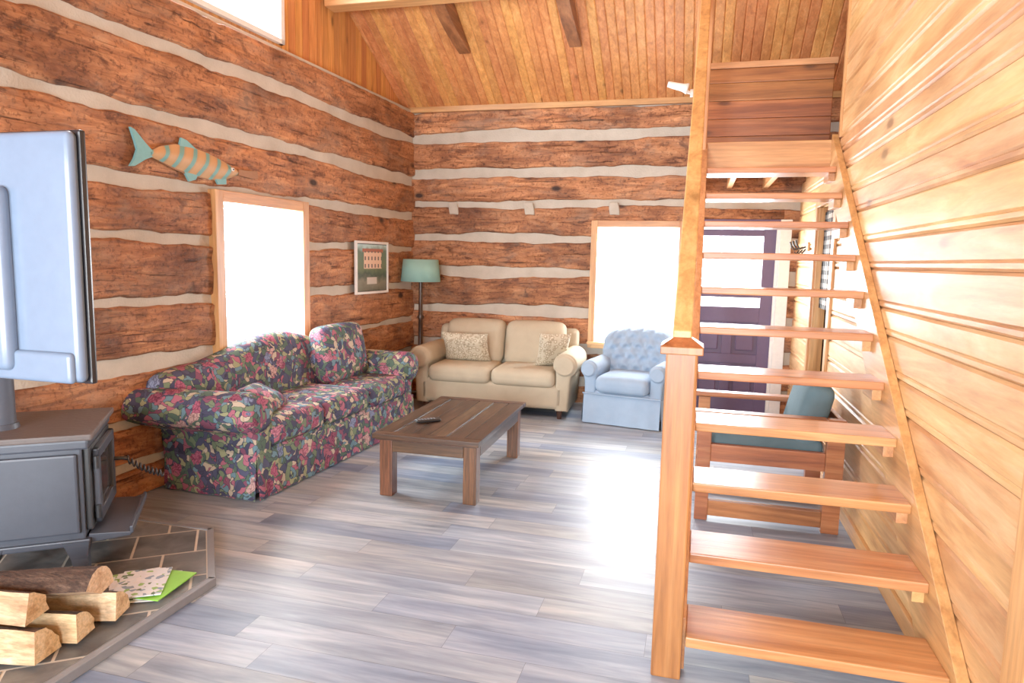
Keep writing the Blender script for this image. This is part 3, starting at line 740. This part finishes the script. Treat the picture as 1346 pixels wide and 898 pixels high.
b.prism([(4.02,2.15),(4.06,2.09),(4.12,2.11),(4.14,2.143)],0,.08,.095,M['fishteal'])
b.prism([(4.30,2.15),(4.34,2.10),(4.42,2.11),(4.42,2.165)],0,.08,.095,M['fishteal'])
b.prism([(4.54,2.19),(4.70,2.18),(4.76,2.19),(4.75,2.25),(4.66,2.24),(4.54,2.235)],0,.08,.11,M['fishwood'],.004)
b.tube([(.11,4.46,2.222),(.128,4.46,2.222)],[.014,.012],M['paper'],12); b.tube([(.127,4.46,2.222),(.131,4.46,2.222)],[.007,.006],M['black'],10)
b.done(LW0,LR)

b=B("coat_hook_rack")
b.box((XR-.02,6.75,1.74),(XR,7.35,1.82),M['trimY'])
for y in (6.85,7.05,7.25):
    b.tube([(XR-.02,y,1.78),(XR-.07,y,1.76),(XR-.10,y,1.80),(XR-.11,y,1.84)],[.008,.008,.008,.01],M['black'],10); b.tube([(XR-.02,y,1.76),(XR-.05,y,1.72),(XR-.065,y,1.74)],[.007,.007,.008],M['black'],10)
b.done()

# ------------------------------------------------------------------ wood armchair under stairs (faces -X)
b=B("wooden_armchair"); Wd=M['chairw']
for y in (4.34,5.02):
    b.box((.80,y-.03,0),(.90,y+.03,.70),Wd); b.box((.06,y-.03,0),(.14,y+.03,.66),Wd)
    b.box((.14,y-.022,.38),(.80,y+.022,.49),Wd); b.box((.14,y-.022,.03),(.80,y+.022,.13),Wd)
    b.box((.02,y-.05,.665),(.80,y+.05,.70),Wd,.01)
b.box((.07,4.37,.34),(.11,4.99,.44),Wd); b.box((.83,4.37,.34),(.87,4.99,.44),Wd); b.box((.86,4.37,.6),(.89,4.99,.70),Wd)
for i in range(4): b.box((.11,4.42+.15*i,.38),(.83,4.49+.15*i,.40),Wd)
b.rbox((.08,4.375,.40),(.80,4.985,.55),.05,M['teal'],(0,0,.08))
b.rbox((-.08,-.30,-.22),(.08,.30,.22),.07,M['teal'],(.2,0,0),T=TR((.73,4.68,.68),0,math.radians(14),0))
b.done()

# ------------------------------------------------------------------ hearth
HY=1.62
b=B("stove_hearth")
def wx(y): return -3.739+.0566*y+.085
poly=[(wx(HY),HY),(-2.18,HY),(-2.18,2.66),(-2.60,3.17),(wx(3.17),3.17)]
b.prism(poly,2,0,.035,M['grout'],0)
def clip(pl,a,bb):
    out=[]
    for i in range(len(pl)):
        p,q=pl[i],pl[(i+1)%len(pl)]
        def sd(r): return (bb[0]-a[0])*(r[1]-a[1])-(bb[1]-a[1])*(r[0]-a[0])
        sp_,sq=sd(p),sd(q)
        if sp_>=0: out.append(p)
        if sp_*sq<0:
            t=sp_/(sp_-sq); out.append((p[0]+(q[0]-p[0])*t,p[1]+(q[1]-p[1])*t))
    return out
inner=[(wx(HY)+.0,HY+.03),(-2.215,HY+.03),(-2.215,2.65),(-2.615,3.135),(wx(3.13)+.0,3.135)]
ang=math.radians(37); ts=.30
for i in range(-8,10):
    for j in range(-8,8):
        g=.006; off=.15 if j%2 else 0
        a0,a1,c0,c1=i*ts+g+off,(i+1)*ts-g+off,j*ts+g,(j+1)*ts-g
        sq=[(a0,c0),(a1,c0),(a1,c1),(a0,c1)]
        sq=[(-2.9+p[0]*math.cos(ang)-p[1]*math.sin(ang),2.2+p[0]*math.sin(ang)+p[1]*math.cos(ang)) for p in sq]
        for k in range(len(inner)):
            if len(sq)<3: break
            sq=clip(sq,inner[k],inner[(k+1)%len(inner)])
        if len(sq)>=3: b.add([(p[0],p[1],.037) for p in sq],[list(range(len(sq)))],M['slate'])
E=poly
for k in range(len(E)-1):
    p,q=Vector(E[k]),Vector(E[k+1]); d=(q-p); L_=d.length; an=math.atan2(d.y,d.x)
    b.box((-.006,-.008,.001),(L_+.006,.028,.042),M['grey'],.004,T=TR((p.x,p.y,0),0,0,an))
b.done()

# ------------------------------------------------------------------ stove
a_=Vector((-.6,.8)); d_=Vector((-.8,-.6))
b=B("wood_stove"); I=M['iron']
MT=Matrix(((a_.x,d_.x,0,-2.76),(a_.y,d_.y,0,2.53),(0,0,1.03,.04),(0,0,0,1)))
Wd_,Dp=.60,.50
b.box((.02,.03,.16),(Wd_-.02,Dp-.02,.64),I,.01,T=MT)
b.box((-.015,-.02,.645),(Wd_+.015,Dp,.675),M['stovetop'],.008,T=MT)
b.box((.0,.0,.60),(Wd_,Dp-.01,.645),I,.01,T=MT)
b.box((.0,.01,.14),(Wd_,Dp-.01,.17),I,.006,T=MT)
b.box((-.005,.05,.20),(.02,Dp-.04,.58),I,.01,T=MT); b.box((Wd_-.02,.05,.20),(Wd_+.005,Dp-.04,.58),I,.01,T=MT)
b.box((.04,.0,.20),(Wd_-.04,.03,.60),M['irond'],.008,T=MT)
dx0,dx1,dz0,dz1=.08,Wd_-.08,.22,.58
b.box((dx0,-.03,dz0),(dx0+.05,0,dz1),I,.008,T=MT); b.box((dx1-.05,-.03,dz0),(dx1,0,dz1),I,.008,T=MT); b.box((dx0,-.03,dz0),(dx1,0,dz0+.06),I,.008,T=MT); b.box((dx0,-.03,dz1-.05),(dx1,0,dz1),I,.008,T=MT)
b.box((dx0+.05,-.012,dz0+.06),(dx1-.05,-.006,dz1-.05),M['sglass'],0,T=MT)
for z in (.28,.52): b.cyl((dx0-.015,-.02,z-.03),(dx0-.015,-.02,z+.03),.012,.012,M['irond'],T=MT)
b.tube([(dx1-.03,-.03,.42),(dx1-.03,-.07,.42),(dx1-.02,-.10,.41)],[.010,.010,.010],M['irond'],T=MT)
sp_=[]
for i in range(90):
    t=i/89; an=t*2*math.pi*9; sp_.append((dx1-.02+.05*t+.017*math.cos(an),-.09-.17*t,.41-.16*t+.05*t*t+.017*math.sin(an)))
b.tube(sp_,[.005]*90,M['irond'],6,T=MT)
b.prism([(-.16,.155),(-.16,.175),(.02,.185),(.02,.14)],0,.03,Wd_-.03,I,.004,T=MT)
b.box((.03,-.17,.165),(Wd_-.03,-.155,.20),I,.004,T=MT)
for x,sx_ in ((.05,-1),(Wd_-.05,1)):
    for y,sy in ((.07,-1),(Dp-.08,1)):
        v8=[]
        for zz,r_,o in ((.16,.055,0),(.08,.035,.02),(.012,.030,.035),(0,.04,.038)):
            for cx_,cy_ in ((-1,-1),(1,-1),(1,1),(-1,1)): v8.append((x+sx_*o+cx_*r_,y+sy*o*.6+cy_*r_,zz))
        f=[[0,1,2,3],[15,14,13,12]]
        for k in range(3):
            for j in range(4): f.append([k*4+j,k*4+(j+1)%4,k*4+4+(j+1)%4,k*4+4+j])
        b.add(v8,f,I,False,MT)
pc=(.24,.41)
b.tube([(pc[0],pc[1],.67),(pc[0],pc[1],.70)],[.085,.08],I,32,MT)
b.tube([(pc[0],pc[1],.69),(pc[0],pc[1],1.6),(pc[0],pc[1],1.605),(pc[0],pc[1],1.62),(pc[0],pc[1],1.625),(pc[0],pc[1],5.6)],[.07,.07,.075,.075,.07,.07],M['pipe'],32,MT)
b.done()

# ------------------------------------------------------------------ TV on stand (screen faces +Y)
b=B("flat_screen_tv")
tx0,tx1,ty,tz0,tz1=-2.62,-1.50,1.40,1.255,1.90
b.box((tx0,ty,tz0),(tx1,ty+.018,tz1),M['tvdark'],.006)
b.box((tx0+.012,ty+.018,tz0+.014),(tx1-.012,ty+.02,tz1-.012),M['sglass'],0)
b.rbox((tx0+.006,ty-.03,tz0+.006),(tx1-.006,ty+.004,tz1-.006),.02,M['tvback'])
b.rbox((tx0+.10,ty-.065,tz0+.03),(tx1-.20,ty-.02,tz1-.14),.025,M['tvback'])
b.rbox((tx0+.02,ty-.045,tz0+.005),(tx1-.02,ty-.02,tz0+.085),.018,M['tvback'])
b.box((tx0+.3,ty-.07,tz0+.2),(tx1-.36,ty-.064,tz0+.42),M['tvdark'],.01)
cxp=-2.08
b.box((cxp-.15,ty-.09,1.4),(cxp+.15,ty-.065,1.75),M['black']); b.box((cxp-.03,ty-.15,.06),(cxp+.03,ty-.09,1.75),M['black'])
b.box((cxp-.3,ty-.14,.02),(cxp+.3,ty-.08,.06),M['black']); b.box((cxp-.28,ty-.35,0),(cxp-.23,ty+.15,.045),M['black']); b.box((cxp+.23,ty-.35,0),(cxp+.28,ty+.15,.045),M['black'])
b.done()

# ------------------------------------------------------------------ firewood
b=B("firewood_stack")
def split(T,L,r,a0,a1,seed):
    n=8; k=int(L/.04); vs=[]
    ring=[(0,0)]+[(r*math.cos(math.radians(a0+(a1-a0)*i/n)),r*math.sin(math.radians(a0+(a1-a0)*i/n))) for i in range(n+1)]
    m=len(ring)
    for i in range(k+1):
        x=-L/2+L*i/k
        for j,(p,q) in enumerate(ring):
            nz=.012*noise.noise(Vector((x*6,j*1.7,seed)))
            vs.append((x,p*(1+nz*8)+nz,q*(1+nz*8)-nz))
    bark=[];spl=[]
    for i in range(k):
        for j in range(m):
            f=[i*m+j,(i+1)*m+j,(i+1)*m+(j+1)%m,i*m+(j+1)%m]
            (bark if 0<j<m-1 else spl).append(f)
    b.add(vs,bark,M['bark'],False,T); b.add(vs,spl,M['split'],False,T)
    b.add(vs[:m],[list(range(m))],M['split'],False,T); b.add(vs[-m:],[list(range(m))[::-1]],M['split'],False,T)
r_=math.radians
Zb=.052
split(TR((-2.53,1.80,Zb),0,0,r_(12)),.44,.13,0,85,1)
split(TR((-2.47,1.965,Zb),0,0,r_(14)),.36,.12,0,88,2)
split(TR((-2.48,2.13,Zb),0,0,r_(17)),.40,.12,0,85,3)
split(TR((-2.57,1.83,Zb+.14),r_(4),0,r_(8)),.40,.12,0,70,4)
split(TR((-2.52,2.04,Zb+.145),r_(0),r_(-3),r_(18)),.50,.11,0,150,5)
split(TR((-2.84,1.92,Zb),0,0,r_(25)),.30,.13,0,88,6)
b.done()
b=B("magazine_stack")
for i,(dx,dy,an,m) in enumerate([(0,0,.5,'paper'),(.01,.02,.35,'mag'),(.06,.03,.1,'green'),(-.03,-.01,.75,'mag'),(.0,.0,.55,'mag')]):
    b.box((-.105,-.14,.0),(.105,.14,.005),M[m],.001,T=TR((-2.42+dx,2.47+dy,.043+.006*i),0,0,an))
b.done()

# ------------------------------------------------------------------ lights
def area(name,loc,direction,sx_,sy_,power,col=(1,1,1)):
    L=bpy.data.lights.new(name,'AREA'); L.shape='RECTANGLE'; L.size=sx_; L.size_y=sy_; L.energy=power; L.color=col
    o=bpy.data.objects.new(name,L); o.location=loc; o.rotation_euler=Vector(direction).to_track_quat('-Z','Y').to_euler(); sc.collection.objects.link(o); return o
def lw(n,s,z): return Matrix.Translation(LW0)@Matrix.Rotation(LR,4,'Z')@Vector((n,s,z))
dirL=Matrix.Rotation(LR,3,'Z')@Vector((1,0,0))
DC=(.93,.97,1.0)
area("daylight_window_1",lw(-.25,(WL[0]+WL[1])/2,(WL[2]+WL[3])/2),dirL,1.5,1.7,250,DC)
area("daylight_window_2",lw(-.25,(GW[0]+GW[1])/2,(GW[2]+GW[3])/2),dirL,2.4,1.5,250,DC)
area("daylight_window_3",((WB[0]+WB[1])/2-.1,YB+.3,(WB[2]+WB[3])/2),(0,-1,0),1.35,1.7,260,DC)
area("daylight_door",(.35,YB+.12,1.53),(0,-1,0),.7,.85,70,DC)
area("fill_front_1",(-2.4,YF-.2,1.5),(0,1,0),1.6,1.6,280,DC)  # added interior fill from behind the camera, through the unseen front openings
area("fill_front_2",(-.2,YF-.2,1.5),(0,1,0),1.6,1.6,280,DC)  # second added fill light, beside the first
w=bpy.data.worlds.new("sky"); sc.world=w; w.use_nodes=True
bg=w.node_tree.nodes["Background"]; bg.inputs[0].default_value=(.95,.98,1,1); bg.inputs[1].default_value=3.0

# ------------------------------------------------------------------ camera
yaw,pitch,roll=math.radians(15.0),math.radians(6.82),math.radians(1.26)
Fv=Vector((-math.sin(yaw)*math.cos(pitch),math.cos(yaw)*math.cos(pitch),-math.sin(pitch)))
R0=Vector((math.cos(yaw),math.sin(yaw),0)); U0=R0.cross(Fv)
R=R0*math.cos(roll)+U0*math.sin(roll); U=U0*math.cos(roll)-R0*math.sin(roll)
cd=bpy.data.cameras.new("camera"); co=bpy.data.objects.new("camera",cd); sc.collection.objects.link(co)
co.matrix_world=Matrix(((R.x,U.x,-Fv.x,0),(R.y,U.y,-Fv.y,0),(R.z,U.z,-Fv.z,1.6),(0,0,0,1)))
cd.sensor_width=36; cd.lens=895/1346*36; cd.clip_start=.05
sc.camera=co
